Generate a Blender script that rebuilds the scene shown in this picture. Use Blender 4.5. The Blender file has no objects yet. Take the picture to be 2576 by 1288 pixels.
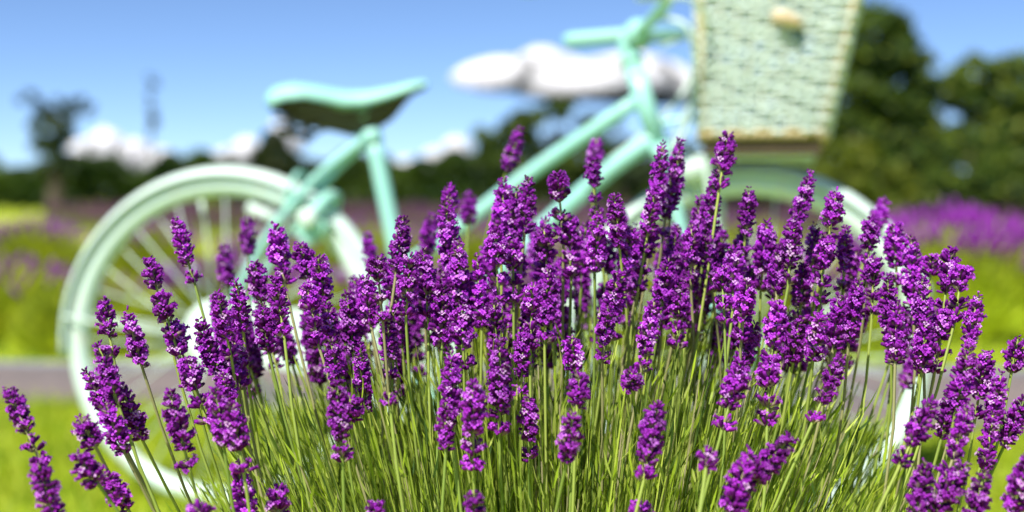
import bpy, bmesh, math, random
import numpy as np
from mathutils import Vector, Matrix, Quaternion, noise

R = math.radians
rnd = random.Random(7)
nr = np.random.default_rng(11)
scene = bpy.context.scene
col = scene.collection

# ------------------------------------------------------------------ camera
F = 3539.0                      # focal length in units of a 2576 px wide picture
CZ = 0.644
PIT = math.atan((644 - 497) / F)
cam_d = bpy.data.cameras.new('camera')
cam = bpy.data.objects.new('camera', cam_d)
col.objects.link(cam)
scene.camera = cam
cam_d.sensor_width = 36.0
cam_d.lens = 36.0 * F / 2576.0
cam_d.clip_start = 0.02
cam_d.clip_end = 40000.0
cam.location = (0, 0, CZ)
cam.rotation_euler = (math.pi / 2 - PIT, 0, 0)
cam_d.dof.use_dof = True
cam_d.dof.focus_distance = 0.975
cam_d.dof.aperture_fstop = 3.5
cam_d.dof.aperture_blades = 0

# ------------------------------------------------------------------ sky, sun, exposure
SUN_EL = R(54)
SUN_AZ = math.atan2(-0.52, -0.85)          # measured from +Y towards +X
sun_dir = Vector((math.sin(SUN_AZ) * math.cos(SUN_EL), math.cos(SUN_AZ) * math.cos(SUN_EL), math.sin(SUN_EL)))
world = bpy.data.worlds.new('World')
scene.world = world
world.use_nodes = True
wn = world.node_tree
wn.nodes.clear()
sky = wn.nodes.new('ShaderNodeTexSky')
sky.sky_type = 'NISHITA'
sky.sun_disc = False
sky.sun_elevation = SUN_EL
sky.sun_rotation = SUN_AZ
sky.altitude = 300
sky.air_density = 0.46
sky.dust_density = 0.12
sky.ozone_density = 5.0
bg = wn.nodes.new('ShaderNodeBackground')
bg.inputs['Strength'].default_value = 0.10
wo = wn.nodes.new('ShaderNodeOutputWorld')
wn.links.new(sky.outputs[0], bg.inputs[0])
wn.links.new(bg.outputs[0], wo.inputs[0])

sun_d = bpy.data.lights.new('sun', 'SUN')
sun_d.energy = 4.4
sun_d.angle = R(0.53)
sun_d.color = (1.0, 0.955, 0.88)
sun = bpy.data.objects.new('sun', sun_d)
col.objects.link(sun)
sun.rotation_euler = (-sun_dir).to_track_quat('-Z', 'Y').to_euler()

scene.view_settings.view_transform = 'Standard'
scene.view_settings.look = 'None'
scene.view_settings.exposure = 0.80
scene.view_settings.gamma = 1.0
scene.view_settings.use_curve_mapping = False
scene.cycles.max_bounces = 8
scene.cycles.transparent_max_bounces = 8
scene.cycles.use_denoising = True


# ------------------------------------------------------------------ helpers
def P(u, v, Y):
    """point at world depth Y seen at (u, v) of a 2576 x 1288 picture"""
    c, s = math.cos(PIT), math.sin(PIT)
    xc, yc = (u - 1288) / F, (644 - v) / F
    d = Vector((xc, c + yc * s, -s + yc * c))
    t = Y / d.y
    return Vector((d.x * t, Y, CZ + d.z * t))


def tag(o, label=None, cat=None, group=None, kind=None):
    if label: o['label'] = label
    if cat: o['category'] = cat
    if group: o['group'] = group
    if kind: o['kind'] = kind
    return o


def empty(name, loc=(0, 0, 0), rz=0.0):
    o = bpy.data.objects.new(name, None)
    o.location = loc
    o.rotation_euler = (0, 0, rz)
    o.empty_display_size = 0.05
    col.objects.link(o)
    return o


def link(name, me, parent=None):
    o = bpy.data.objects.new(name, me)
    col.objects.link(o)
    if parent is not None:
        o.parent = parent
    return o


class MB:
    """collects numpy pieces, builds ONE mesh"""
    def __init__(self):
        self.v = []; self.f = []; self.c = []; self.n = 0; self.smooth = []

    def add(self, verts, faces, color=None, smooth=True):
        verts = np.asarray(verts, dtype=float).reshape(-1, 3)
        self.v.append(verts)
        n0 = self.n
        self.f.extend([tuple(i + n0 for i in f) for f in faces])
        self.smooth.extend([smooth] * len(faces))
        if color is None:
            color = (1, 1, 1)
        color = np.asarray(color, dtype=float)
        if color.ndim == 1:
            color = np.tile(color, (len(verts), 1))
        self.c.append(color)
        self.n += len(verts)

    def mesh(self, name, mat):
        me = bpy.data.meshes.new(name)
        v = np.concatenate(self.v) if self.v else np.zeros((0, 3))
        me.from_pydata([tuple(p) for p in v.tolist()], [], self.f)
        me.polygons.foreach_set('use_smooth', self.smooth)
        a = me.color_attributes.new('Col', 'FLOAT_COLOR', 'POINT')
        c = np.concatenate(self.c)
        a.data.foreach_set('color', np.concatenate([c, np.ones((len(c), 1))], 1).ravel())
        if mat: me.materials.append(mat)
        me.update()
        return me

    def build(self, name, mat, parent=None):
        return link(name, self.mesh(name, mat), parent)


def quads_mesh(name, V, C, mat, nv):
    """V: (n, nv, 3) strips of nv/2 rungs -> one mesh, fast path; C: (n,3)"""
    n = len(V)
    rungs = nv // 2
    idx = []
    for r in range(rungs - 1):
        idx.append(np.array([2 * r, 2 * r + 1, 2 * r + 3, 2 * r + 2]))
    idx = np.array(idx)                                  # (q,4)
    faces = (idx[None] + (np.arange(n) * nv)[:, None, None]).reshape(-1, 4)
    me = bpy.data.meshes.new(name)
    me.vertices.add(n * nv)
    me.vertices.foreach_set('co', V.reshape(-1))
    me.loops.add(faces.size)
    me.loops.foreach_set('vertex_index', faces.reshape(-1).astype(np.int32))
    me.polygons.add(len(faces))
    me.polygons.foreach_set('loop_start', (np.arange(len(faces)) * 4).astype(np.int32))
    a = me.color_attributes.new('Col', 'FLOAT_COLOR', 'POINT')
    cc = np.repeat(C, nv, 0)
    a.data.foreach_set('color', np.concatenate([cc, np.ones((len(cc), 1))], 1).ravel())
    me.materials.append(mat)
    me.update(calc_edges=True)
    me.validate()
    return me


def catmull(pts, n=6):
    pts = [Vector(p) for p in pts]
    if len(pts) < 3: return pts
    out = []
    e = [pts[0] * 2 - pts[1]] + pts + [pts[-1] * 2 - pts[-2]]
    for i in range(1, len(e) - 2):
        p0, p1, p2, p3 = e[i - 1:i + 3]
        for k in range(n):
            t = k / n
            out.append(0.5 * ((2 * p1) + (p2 - p0) * t + (2 * p0 - 5 * p1 + 4 * p2 - p3) * t * t + (3 * p1 - p0 - 3 * p2 + p3) * t ** 3))
    out.append(pts[-1])
    return out


def sweep(mb, pts, rad, sides=10, color=None, cap=True, closed=False, flat=None):
    pts = [Vector(p) for p in pts]
    n = len(pts)
    if not hasattr(rad, '__len__'): rad = [rad] * n
    tang = []
    for i in range(n):
        if closed:
            t = pts[(i + 1) % n] - pts[i - 1]
        else:
            t = pts[min(i + 1, n - 1)] - pts[max(i - 1, 0)]
        tang.append(t.normalized())
    ref = Vector((0, 0, 1)) if abs(tang[0].z) < .9 else Vector((0, 1, 0))
    nrm = (ref - tang[0] * ref.dot(tang[0])).normalized()
    vs = []
    for i in range(n):
        nrm = (nrm - tang[i] * nrm.dot(tang[i])).normalized()
        b = tang[i].cross(nrm)
        for k in range(sides):
            a = 2 * math.pi * k / sides
            fa, fb = (1, 1) if flat is None else flat
            vs.append(pts[i] + nrm * (math.cos(a) * rad[i] * fa) + b * (math.sin(a) * rad[i] * fb))
    fs = []
    m = n if closed else n - 1
    for i in range(m):
        j = (i + 1) % n
        for k in range(sides):
            l = (k + 1) % sides
            fs.append((i * sides + k, i * sides + l, j * sides + l, j * sides + k))
    if cap and not closed:
        fs.append(tuple(reversed(range(sides))))
        fs.append(tuple((n - 1) * sides + k for k in range(sides)))
    mb.add([tuple(v) for v in vs], fs, color)


def revolve(mb, prof, center, a0, a1, n, closed_prof=True, color=None):
    """profile [(radius, y)] revolved about the y axis through center (x, z)"""
    full = abs(a1 - a0) > 2 * math.pi - 1e-4
    m = n if full else n + 1
    vs = []
    for i in range(m):
        a = a0 + (a1 - a0) * i / n
        for r, y in prof:
            vs.append((center[0] + r * math.cos(a), y, center[1] + r * math.sin(a)))
    k = len(prof)
    fs = []
    for i in range(n):
        j = (i + 1) % m
        for p in range(k if closed_prof else k - 1):
            q = (p + 1) % k
            fs.append((i * k + p, j * k + p, j * k + q, i * k + q))
    if closed_prof and not full:
        fs.append(tuple(range(k)))
        fs.append(tuple(reversed([(m - 1) * k + p for p in range(k)])))
    mb.add(vs, fs, color)


def box(mb, lo, hi, color=None):
    x0, y0, z0 = lo; x1, y1, z1 = hi
    v = [(x0, y0, z0), (x1, y0, z0), (x1, y1, z0), (x0, y1, z0), (x0, y0, z1), (x1, y0, z1), (x1, y1, z1), (x0, y1, z1)]
    f = [(0, 3, 2, 1), (4, 5, 6, 7), (0, 1, 5, 4), (1, 2, 6, 5), (2, 3, 7, 6), (3, 0, 4, 7)]
    mb.add(v, f, color, smooth=False)


# ------------------------------------------------------------------ materials
def new_mat(name):
    m = bpy.data.materials.new(name)
    m.use_nodes = True
    nt = m.node_tree
    b = nt.nodes['Principled BSDF']
    return m, nt, b, nt.nodes['Material Output']


def plant_mat(name, rough=0.5, transl=0.35, tmul=(1.25, 1.2, 0.6), spec=0.3, bump=0.0, jitter=0.0):
    """colour from the Col attribute; a share of the light comes through the leaf"""
    m, nt, b, out = new_mat(name)
    at = nt.nodes.new('ShaderNodeAttribute'); at.attribute_name = 'Col'
    src = at.outputs['Color']
    if jitter:
        oi = nt.nodes.new('ShaderNodeObjectInfo')
        hs = nt.nodes.new('ShaderNodeHueSaturation')
        mr = nt.nodes.new('ShaderNodeMapRange')
        mr.inputs['To Min'].default_value = 1 - jitter; mr.inputs['To Max'].default_value = 1 + jitter
        nt.links.new(oi.outputs['Random'], mr.inputs['Value'])
        nt.links.new(mr.outputs[0], hs.inputs['Value'])
        nt.links.new(src, hs.inputs['Color'])
        src = hs.outputs['Color']
    nt.links.new(src, b.inputs['Base Color'])
    b.inputs['Roughness'].default_value = rough
    b.inputs['Specular IOR Level'].default_value = spec
    tr = nt.nodes.new('ShaderNodeBsdfTranslucent')
    mul = nt.nodes.new('ShaderNodeMix'); mul.data_type = 'RGBA'; mul.blend_type = 'MULTIPLY'
    mul.inputs[0].default_value = 1.0
    nt.links.new(src, mul.inputs[6]); mul.inputs[7].default_value = (*tmul, 1)
    nt.links.new(mul.outputs[2], tr.inputs['Color'])
    mx = nt.nodes.new('ShaderNodeMixShader'); mx.inputs[0].default_value = transl
    nt.links.new(b.outputs[0], mx.inputs[1]); nt.links.new(tr.outputs[0], mx.inputs[2])
    nt.links.new(mx.outputs[0], out.inputs['Surface'])
    return m


def paint_mat(name, c1, c2, c3=None, rough=0.38, scale=9.0, wear=0.25):
    m, nt, b, out = new_mat(name)
    tc = nt.nodes.new('ShaderNodeTexCoord')
    n1 = nt.nodes.new('ShaderNodeTexNoise'); n1.inputs['Scale'].default_value = scale; n1.inputs['Detail'].default_value = 5
    nt.links.new(tc.outputs['Object'], n1.inputs['Vector'])
    mx = nt.nodes.new('ShaderNodeMix'); mx.data_type = 'RGBA'
    mx.inputs[6].default_value = (*c1, 1); mx.inputs[7].default_value = (*c2, 1)
    nt.links.new(n1.outputs['Fac'], mx.inputs[0])
    src = mx.outputs[2]
    if c3:
        n2 = nt.nodes.new('ShaderNodeTexNoise'); n2.inputs['Scale'].default_value = scale * 4.5; n2.inputs['Detail'].default_value = 6
        nt.links.new(tc.outputs['Object'], n2.inputs['Vector'])
        cr = nt.nodes.new('ShaderNodeMapRange'); cr.inputs['From Min'].default_value = .56; cr.inputs['From Max'].default_value = .72
        cr.inputs['To Max'].default_value = wear
        nt.links.new(n2.outputs['Fac'], cr.inputs['Value'])
        m2 = nt.nodes.new('ShaderNodeMix'); m2.data_type = 'RGBA'
        nt.links.new(cr.outputs[0], m2.inputs[0]); nt.links.new(src, m2.inputs[6]); m2.inputs[7].default_value = (*c3, 1)
        src = m2.outputs[2]
    nt.links.new(src, b.inputs['Base Color'])
    b.inputs['Roughness'].default_value = rough
    bp = nt.nodes.new('ShaderNodeBump'); bp.inputs['Strength'].default_value = .08; bp.inputs['Distance'].default_value = .002
    n3 = nt.nodes.new('ShaderNodeTexNoise'); n3.inputs['Scale'].default_value = 220
    nt.links.new(tc.outputs['Object'], n3.inputs['Vector']); nt.links.new(n3.outputs['Fac'], bp.inputs['Height'])
    nt.links.new(bp.outputs[0], b.inputs['Normal'])
    return m


M_petal = plant_mat('lavender_flower', rough=0.65, transl=0.30, tmul=(1.2, 1.0, 1.2), spec=0.15, jitter=0.2)
M_stem = plant_mat('lavender_stem', rough=0.5, transl=0.15, spec=0.3)
M_leaf = plant_mat('lavender_leaf', rough=0.5, transl=0.45, tmul=(1.3, 1.25, .7), spec=0.3)
M_grass = plant_mat('grass_blade', rough=0.5, transl=0.40, spec=0.25)
M_tree = plant_mat('tree_leaf', rough=0.5, transl=0.35, spec=0.35)
M_mint = paint_mat('mint_paint', (.27, .60, .51), (.35, .67, .58), (.50, .48, .38), rough=.55)
M_mintpale = paint_mat('pale_mint_paint', (.58, .75, .68), (.68, .81, .75), (.68, .60, .50), rough=.5, wear=.6)
M_teal = paint_mat('mint_tube_paint', (.27, .61, .55), (.38, .69, .63), (.42, .48, .40), rough=.28)
M_wick = paint_mat('whitewashed_wicker', (.52, .65, .59), (.72, .81, .75), (.62, .50, .36), rough=.8, scale=24, wear=.45)
M_wickdark = paint_mat('bare_wicker', (.42, .33, .17), (.55, .45, .25), rough=.8, scale=30)
M_wood = paint_mat('peg_wood', (.50, .38, .22), (.60, .48, .30), rough=.5, scale=40)
M_leather = paint_mat('strap_leather', (.05, .11, .10), (.08, .15, .13), rough=.6)
M_bark = paint_mat('bark', (.06, .045, .03), (.11, .085, .06), rough=.9, scale=14)
M_shade_steel = paint_mat('shade_dark_steel', (.030, .032, .022), (.055, .045, .028), rough=.7, scale=30)  # springs, rails and pan; shade under the saddle is put into this brown
M_shade_board = paint_mat('shade_dark_board', (.05, .036, .018), (.09, .06, .03), rough=.8, scale=30)  # shade below the basket is put into this board colour
M_stone = paint_mat('kerb_stone', (.18, .20, .22), (.30, .32, .36), rough=.8, scale=12)


def ground_mat(name, cols, scales, rough=.95, bump=.5, bdist=.02):
    m, nt, b, out = new_mat(name)
    tc = nt.nodes.new('ShaderNodeTexCoord')
    prev = None
    for (ca, cb), sc in zip(cols, scales):
        n1 = nt.nodes.new('ShaderNodeTexNoise'); n1.inputs['Scale'].default_value = sc; n1.inputs['Detail'].default_value = 8
        nt.links.new(tc.outputs['Object'], n1.inputs['Vector'])
        cr = nt.nodes.new('ShaderNodeMapRange'); cr.inputs['From Min'].default_value = .35; cr.inputs['From Max'].default_value = .65
        nt.links.new(n1.outputs['Fac'], cr.inputs['Value'])
        mx = nt.nodes.new('ShaderNodeMix'); mx.data_type = 'RGBA'
        mx.inputs[6].default_value = (*ca, 1); mx.inputs[7].default_value = (*cb, 1)
        nt.links.new(cr.outputs[0], mx.inputs[0])
        if prev is None: prev = mx.outputs[2]
        else:
            m2 = nt.nodes.new('ShaderNodeMix'); m2.data_type = 'RGBA'; m2.inputs[0].default_value = .5
            nt.links.new(prev, m2.inputs[6]); nt.links.new(mx.outputs[2], m2.inputs[7]); prev = m2.outputs[2]
    nt.links.new(prev, b.inputs['Base Color'])
    b.inputs['Roughness'].default_value = rough
    b.inputs['Specular IOR Level'].default_value = .1
    bp = nt.nodes.new('ShaderNodeBump'); bp.inputs['Strength'].default_value = bump; bp.inputs['Distance'].default_value = bdist
    n3 = nt.nodes.new('ShaderNodeTexNoise'); n3.inputs['Scale'].default_value = scales[-1] * 2; n3.inputs['Detail'].default_value = 6
    nt.links.new(tc.outputs['Object'], n3.inputs['Vector']); nt.links.new(n3.outputs['Fac'], bp.inputs['Height'])
    nt.links.new(bp.outputs[0], b.inputs['Normal'])
    return m


M_lawn = ground_mat('lawn', [((.28, .38, .02), (.44, .52, .03)), ((.20, .30, .018), (.48, .54, .05))], [.5, 9])
M_gravel = ground_mat('gravel', [((.13, .115, .115), (.25, .19, .16)), ((.10, .09, .095), (.28, .24, .23))], [1.6, 22], bdist=.01)
M_soil = ground_mat('soil', [((.10, .08, .06), (.16, .12, .09)), ((.08, .06, .05), (.20, .16, .13))], [3, 40])

# ------------------------------------------------------------------ ground
def sheet(name, pts, z, mat):
    me = bpy.data.meshes.new(name)
    me.from_pydata([(x, y, z) for x, y in pts], [], [tuple(range(len(pts)))])
    me.materials.append(mat)
    o = link(name, me)
    return tag(o, kind='structure')


sheet('lawn', [(6000 * math.cos(2 * math.pi * k / 48), 6000 * math.sin(2 * math.pi * k / 48)) for k in range(48)], 0, M_lawn)
near_e = lambda x: 4.08 - 0.2 * x            # near and far edge of the gravel path
far_e = lambda x: 5.30 - 0.06 * x
xs = [-9 + k * .5 for k in range(37)]
sheet('gravel_path', [(x, near_e(x) + .03 * math.sin(x * 5)) for x in xs] + [(x, far_e(x)) for x in reversed(xs)], .004, M_gravel)
sheet('gravel_strip', [(-9, 7.6), (9, 6.35), (9, 7.5), (-9, 8.8)], .004, M_gravel)
sheet('soil_bed', [(-9, 9.4), (9, 8.4), (9, 15), (-9, 16)], .004, M_soil)
sheet('soil_border', [(0.02 + .62 * math.cos(a), 1.1 + .4 * math.sin(a)) for a in [2 * math.pi * k / 24 for k in range(24)]], .004, M_soil)

sheet('lavender_field_soil', [(-11.5, 33), (14, 15.6), (60, 15.6), (60, 53), (-17, 53)], .004, M_soil)
# stone edging: each block its own part
edging = empty('path_edging', (0, 0, 0))
tag(edging, 'grey stone block edging along the far side of the gravel path', 'edging')
x = -6.0
while x < 6.0:
    L = rnd.uniform(.34, .46)
    mb = MB()
    box(mb, (-L / 2 + .006, -.04, -.03), (L / 2 - .006, .04, rnd.uniform(.012, .02)))
    o = mb.build('stone', M_stone, edging)
    o.location = (x + L / 2, far_e(x + L / 2) - .04, 0)
    o.rotation_euler = (rnd.uniform(-.03, .03), rnd.uniform(-.02, .02), -.06 + rnd.uniform(-.02, .02))
    x += L


# ------------------------------------------------------------------ grass
def blades(n, xr, yr, hmin, hmax, wid, keep=None):
    x = nr.uniform(*xr, n); y = nr.uniform(*yr, n)
    if keep is not None:
        k = keep(x, y); x, y = x[k], y[k]; n = len(x)
    h = nr.uniform(hmin, hmax, n); a = nr.uniform(0, 2 * np.pi, n)
    lean = nr.uniform(.1, .75, n) * h
    la = nr.uniform(0, 2 * np.pi, n)
    w = nr.uniform(.6, 1.2, n) * wid
    V = np.zeros((n, 6, 3))
    for r, (t, ww) in enumerate(((0, 1), (.55, .8), (1, .12))):
        cx = x + np.cos(la) * lean * t * t; cy = y + np.sin(la) * lean * t * t; cz = h * t * (1 - .15 * t)
        V[:, 2 * r, :] = np.stack([cx - np.cos(a) * w * ww, cy - np.sin(a) * w * ww, cz], 1)
        V[:, 2 * r + 1, :] = np.stack([cx + np.cos(a) * w * ww, cy + np.sin(a) * w * ww, cz], 1)
    base = np.array([.42, .50, .025]); alt = np.array([.22, .34, .02]); yel = np.array([.58, .58, .08])
    k = np.array([[noise.noise(Vector((a_ * 6, b_ * 6, 3.0)))] for a_, b_ in zip(x, y)]) * 1.1 + .5 + nr.normal(0, .2, (n, 1))
    k = np.clip(k, 0, 1)
    C = base * (1 - k) + alt * k
    s = nr.random(n) < .15
    C[s] = yel
    C *= nr.uniform(.8, 1.2, (n, 1))
    return V, C


def off_path(x, y):
    p = (y > 4.08 - .2 * x - .02) & (y < 5.30 - .06 * x + .02)
    q = (y > 6.97 - .0694 * x) & (y < 8.15 - .0722 * x)
    return ~(p | q)


V1, C1 = blades(70000, (-2.4, 2.4), (1.75, 5.0), .022, .070, .0026, off_path)
V2, C2 = blades(36000, (-3.6, 3.6), (5.0, 9.0), .025, .06, .0042, off_path)
o = link('grass', quads_mesh('grass', np.concatenate([V1, V2]), np.concatenate([C1, C2]), M_grass, 6))
tag(o, 'short lime green lawn grass under and around the mint bicycle', 'grass', kind='stuff')

# ------------------------------------------------------------------ clouds
M_cloud, nt, b, out = new_mat('cloud')
b.inputs['Base Color'].default_value = (.72, .69, .72, 1); b.inputs['Subsurface Weight'].default_value = 1; b.inputs['Subsurface Radius'].default_value = (1, 1, 1); b.inputs['Subsurface Scale'].default_value = 500; b.inputs['Roughness'].default_value = 1; b.inputs['Specular IOR Level'].default_value = 0


def cloud(label, lumps, Y=9000.0):
    px = Y / F
    bm = bmesh.new()
    for (u, v, ru, rv) in lumps:
        c = P(u, v, Y)
        tmp = bmesh.new()
        bmesh.ops.create_icosphere(tmp, subdivisions=3, radius=1)
        for vt in tmp.verts:
            q = vt.co.copy()
            k = 1 + .16 * noise.fractal(q * 1.7 + Vector((u * .01, v * .013, 0)), 1, 2, 4)
            zz = q.z if q.z > 0 else q.z * .35
            vt.co = Vector((q.x * ru, q.y * ru * .8, zz * rv)) * (px * k) + c
        me_t = bpy.data.meshes.new('t'); tmp.to_mesh(me_t); tmp.free()
        bm.from_mesh(me_t); bpy.data.meshes.remove(me_t)
    for f in bm.faces: f.smooth = True
    me = bpy.data.meshes.new('cloud'); bm.to_mesh(me); bm.free()
    me.materials.append(M_cloud)
    return tag(link('cloud', me), label, 'cloud')


cloud('white puffy cloud stretching behind the handlebar stem', [(1275, 210, 130, 60), (1370, 205, 110, 78), (1470, 228, 200, 74), (1580, 230, 150, 96), (1670, 240, 110, 84)])
cloud('low white cloud above the hedge beside the round open-crowned tree', [(215, 410, 50, 60), (268, 405, 58, 82), (330, 415, 60, 66), (400, 425, 75, 52), (480, 430, 70, 34)])
cloud('small pale cloud beside the pointed evergreen', [(565, 425, 50, 52), (620, 420, 55, 72), (700, 352, 30, 50), (735, 372, 34, 40)])
cloud('small pale cloud above the hedge beyond the saddle', [(1150, 405, 45, 64), (1100, 412, 45, 40), (1030, 425, 60, 28)])


# ------------------------------------------------------------------ trees
def leaf_cards(centers, size, cols, dirs=None, aspect=1.7):
    """one bent leaf of 6 verts at each centre"""
    n = len(centers)
    if dirs is None:
        d = nr.normal(size=(n, 3))
    else:
        d = dirs + nr.normal(size=(n, 3)) * .25
    d /= np.linalg.norm(d, axis=1, keepdims=True)
    s = np.cross(d, nr.normal(size=(n, 3))); s /= np.linalg.norm(s, axis=1, keepdims=True)
    nn = np.cross(d, s)
    L = size * nr.uniform(.7, 1.3, (n, 1)); W = L / aspect / 2
    V = np.zeros((n, 6, 3))
    for r, (t, w, up) in enumerate(((-.5, .35, 0), (0, 1, .08), (.5, .1, -.02))):
        V[:, 2 * r] = centers + d * L * t - s * W * w + nn * L * up
        V[:, 2 * r + 1] = centers + d * L * t + s * W * w + nn * L * up
    return V


def tree(name, label, cat, base, height, blobs, nclump, nleaf, leaf, trunk_r, cols, group=None, spread=.16, limbs=7):
    """blobs: ellipsoids (dx, dy, z, rx, ry, rz) relative to the base"""
    bx, by = base
    root = empty(name, (bx, by, 0))
    tag(root, label, cat, group)
    vol = np.array([b_[3] * b_[4] * b_[5] for b_ in blobs]); vol = vol ** .7; vol /= vol.sum()
    cl = []; cr = []
    for k in range(nclump):
        b_ = blobs[nr.choice(len(blobs), p=vol)]
        q = nr.normal(size=3); q /= np.linalg.norm(q); q *= nr.uniform(.35, 1.0) ** .5
        cl.append((b_[0] + q[0] * b_[3], b_[1] + q[1] * b_[4], b_[2] + q[2] * b_[5]))
        cr.append(min(b_[3:6]) * nr.uniform(.18, .42) * spread / .16)
    cl = np.array(cl); cr = np.array(cr)
    pick = nr.integers(0, nclump, nleaf)
    q = nr.normal(size=(nleaf, 3)); q /= np.linalg.norm(q, axis=1, keepdims=True)
    pos = cl[pick] + q * (cr[pick] * nr.uniform(.1, 1.0, nleaf) ** .6)[:, None] * np.array([1.25, 1.25, .8])
    pos[:, 2] = np.maximum(pos[:, 2], .05)
    V = leaf_cards(pos, leaf, cols)
    ct = nr.random(nclump)
    c0, c1, c2 = [np.array(c) for c in cols]
    t = ct[pick][:, None]
    C = c0 * (1 - t) + c1 * t
    hi = nr.random(nleaf) < .15
    C[hi] = c2
    C *= nr.uniform(.75, 1.3, (nleaf, 1))
    link('crown', quads_mesh('crown', V, C, M_tree, 6), root)
    mb = MB()
    top = max(b_[2] for b_ in blobs)
    tp = [(0, 0, -.1), (rnd.uniform(-.02, .02) * height, 0, height * .25), (rnd.uniform(-.03, .03) * height, 0, min(top, height * .62)), (0, 0, height * .86)]
    tp = catmull(tp, 5)
    rr = [trunk_r * (1 - .85 * i / (len(tp) - 1)) for i in range(len(tp))]
    sweep(mb, tp, rr, 8)
    for k in range(limbs):
        i = rnd.randint(int(len(tp) * .3), len(tp) - 3)
        e = cl[rnd.randrange(nclump)]
        s = tp[i]
        mid = (s + Vector(e)) / 2 + Vector((0, 0, -.05 * height))
        lp = catmull([s, mid, Vector(e)], 4)
        sweep(mb, lp, [rr[i] * .5 * (1 - .85 * j / (len(lp) - 1)) for j in range(len(lp))], 6)
    mb.build('trunk', M_bark, root)
    return root


DARK = ((.026, .062, .010), (.085, .145, .018), (.22, .28, .035))
MID = ((.040, .090, .016), (.15, .23, .03), (.32, .38, .06))
BLUE = ((.04, .07, .03), (.07, .11, .045), (.12, .16, .07))
LIME = ((.10, .15, .015), (.20, .24, .02), (.28, .30, .04))
YR = 24.0


def wx(u, Y): return (u - 1288) / F * Y
def wz(v, Y): return P(1288, v, Y).z
def pr(px, Y): return px / F * Y


def blob(u, v, ru, rv, Y, base_x, dy=0):
    return (wx(u, Y) - base_x, dy, wz(v, Y), pr(ru, Y), pr(ru, Y) * .9, pr(rv, Y))


bx_ = wx(2200, YR)
tree('broadleaf_tree', 'tall dense dark green tree right behind the wicker basket', 'tree', (bx_, YR), 4.3,
     [blob(2190, 110, 110, 95, YR, bx_), blob(2262, 130, 50, 85, YR, bx_), blob(2130, 260, 130, 120, YR, bx_), blob(2240, 230, 100, 130, YR, bx_), blob(2120, 400, 110, 110, YR, bx_), blob(2230, 420, 120, 120, YR, bx_)],
     260, 34000, .125, .10, DARK)
bx_ = wx(2450, YR + 2)
tree('broadleaf_tree', 'lower broad dark green tree with pale sky gaps right of the tallest tree', 'tree', (bx_, YR + 2), 3.9,
     [blob(2440, 200, 70, 70, YR + 2, bx_), blob(2380, 270, 90, 90, YR + 2, bx_), blob(2530, 240, 110, 90, YR + 2, bx_), blob(2420, 400, 130, 120, YR + 2, bx_), blob(2570, 380, 120, 130, YR + 2, bx_), blob(2650, 300, 120, 140, YR + 2, bx_)],
     230, 25000, .125, .09, MID)
bx_ = wx(2155, YR - 2.5)
tree('shrub', 'yellow-green leafy shrub at the foot of the tallest tree', 'shrub', (bx_, YR - 2.5), 1.9,
     [blob(2150, 400, 75, 50, YR - 2.5, bx_), blob(2110, 470, 90, 60, YR - 2.5, bx_), blob(2210, 480, 90, 60, YR - 2.5, bx_)], 70, 9000, .10, .04, LIME)
bx_ = wx(2440, YR - 1)
tree('shrub', 'dark green rounded shrub under the lower broad tree', 'shrub', (bx_, YR - 1), 1.7,
     [blob(2330, 480, 110, 80, YR - 1, bx_), blob(2460, 490, 120, 80, YR - 1, bx_), blob(2580, 470, 120, 90, YR - 1, bx_)], 110, 14000, .12, .05, DARK)
bx_ = wx(1960, YR + 3)
tree('broadleaf_tree', 'dark green tree low behind the front wheel', 'tree', (bx_, YR + 3), 2.4,
     [blob(1900, 440, 120, 70, YR + 3, bx_), blob(2020, 420, 120, 80, YR + 3, bx_), blob(1780, 460, 110, 50, YR + 3, bx_)], 110, 13000, .12, .06, DARK)
YM = 42.0
bx_ = wx(1380, YM)
tree('broadleaf_tree', 'dark green tree with thin top seen between the bicycle top tube and seat', 'tree', (bx_, YM), 3.8,
     [blob(1400, 275, 45, 35, YM, bx_), blob(1340, 325, 80, 55, YM, bx_), blob(1260, 380, 90, 60, YM, bx_), blob(1440, 330, 60, 60, YM, bx_), blob(1370, 430, 150, 60, YM, bx_), blob(1480, 400, 60, 60, YM, bx_)],
     130, 15000, .19, .10, DARK)
bx_ = wx(1560, YM + 6)
tree('broadleaf_tree', 'hazy grey green tree behind the front fork', 'tree', (bx_, YM + 6), 3.2,
     [blob(1540, 350, 60, 60, YM + 6, bx_), blob(1600, 400, 80, 60, YM + 6, bx_), blob(1690, 400, 70, 60, YM + 6, bx_), blob(1540, 450, 90, 40, YM + 6, bx_)], 70, 5000, .18, .09, BLUE)
YL = 55.0
bx_ = wx(140, YL)
tree('broadleaf_tree', 'round open-crowned tree on a dark trunk above the hedge', 'tree', (bx_, YL), 4.6,
     [blob(105, 290, 42, 50, YL, bx_), blob(185, 268, 45, 26, YL, bx_), blob(212, 264, 34, 18, YL, bx_), blob(88, 262, 34, 28, YL, bx_), blob(150, 330, 50, 40, YL, bx_), blob(130, 400, 50, 60, YL, bx_)],
     60, 5200, .22, .42, BLUE, spread=.18)
bx_ = wx(386, YL + 15)
tree('sapling', 'thin slender pole-like tree faint against the sky', 'tree', (bx_, YL + 15), 6.4,
     [blob(386, 215, 12, 40, YL + 15, bx_), blob(386, 300, 14, 40, YL + 15, bx_)], 24, 800, .2, .12, BLUE, limbs=4)
# pointed evergreen: stacked tiers
bx_ = wx(690, YL)
tree('evergreen_tree', 'pointed cone-shaped dark evergreen behind the rear fender', 'tree', (bx_, YL), 3.7,
     [blob(690, 325 + k * 14, 6 + k * 12, 12, YL, bx_) for k in range(10)], 170, 13000, .2, .14, ((.025, .05, .012), (.05, .075, .018), (.09, .10, .03)), spread=.34)


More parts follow.
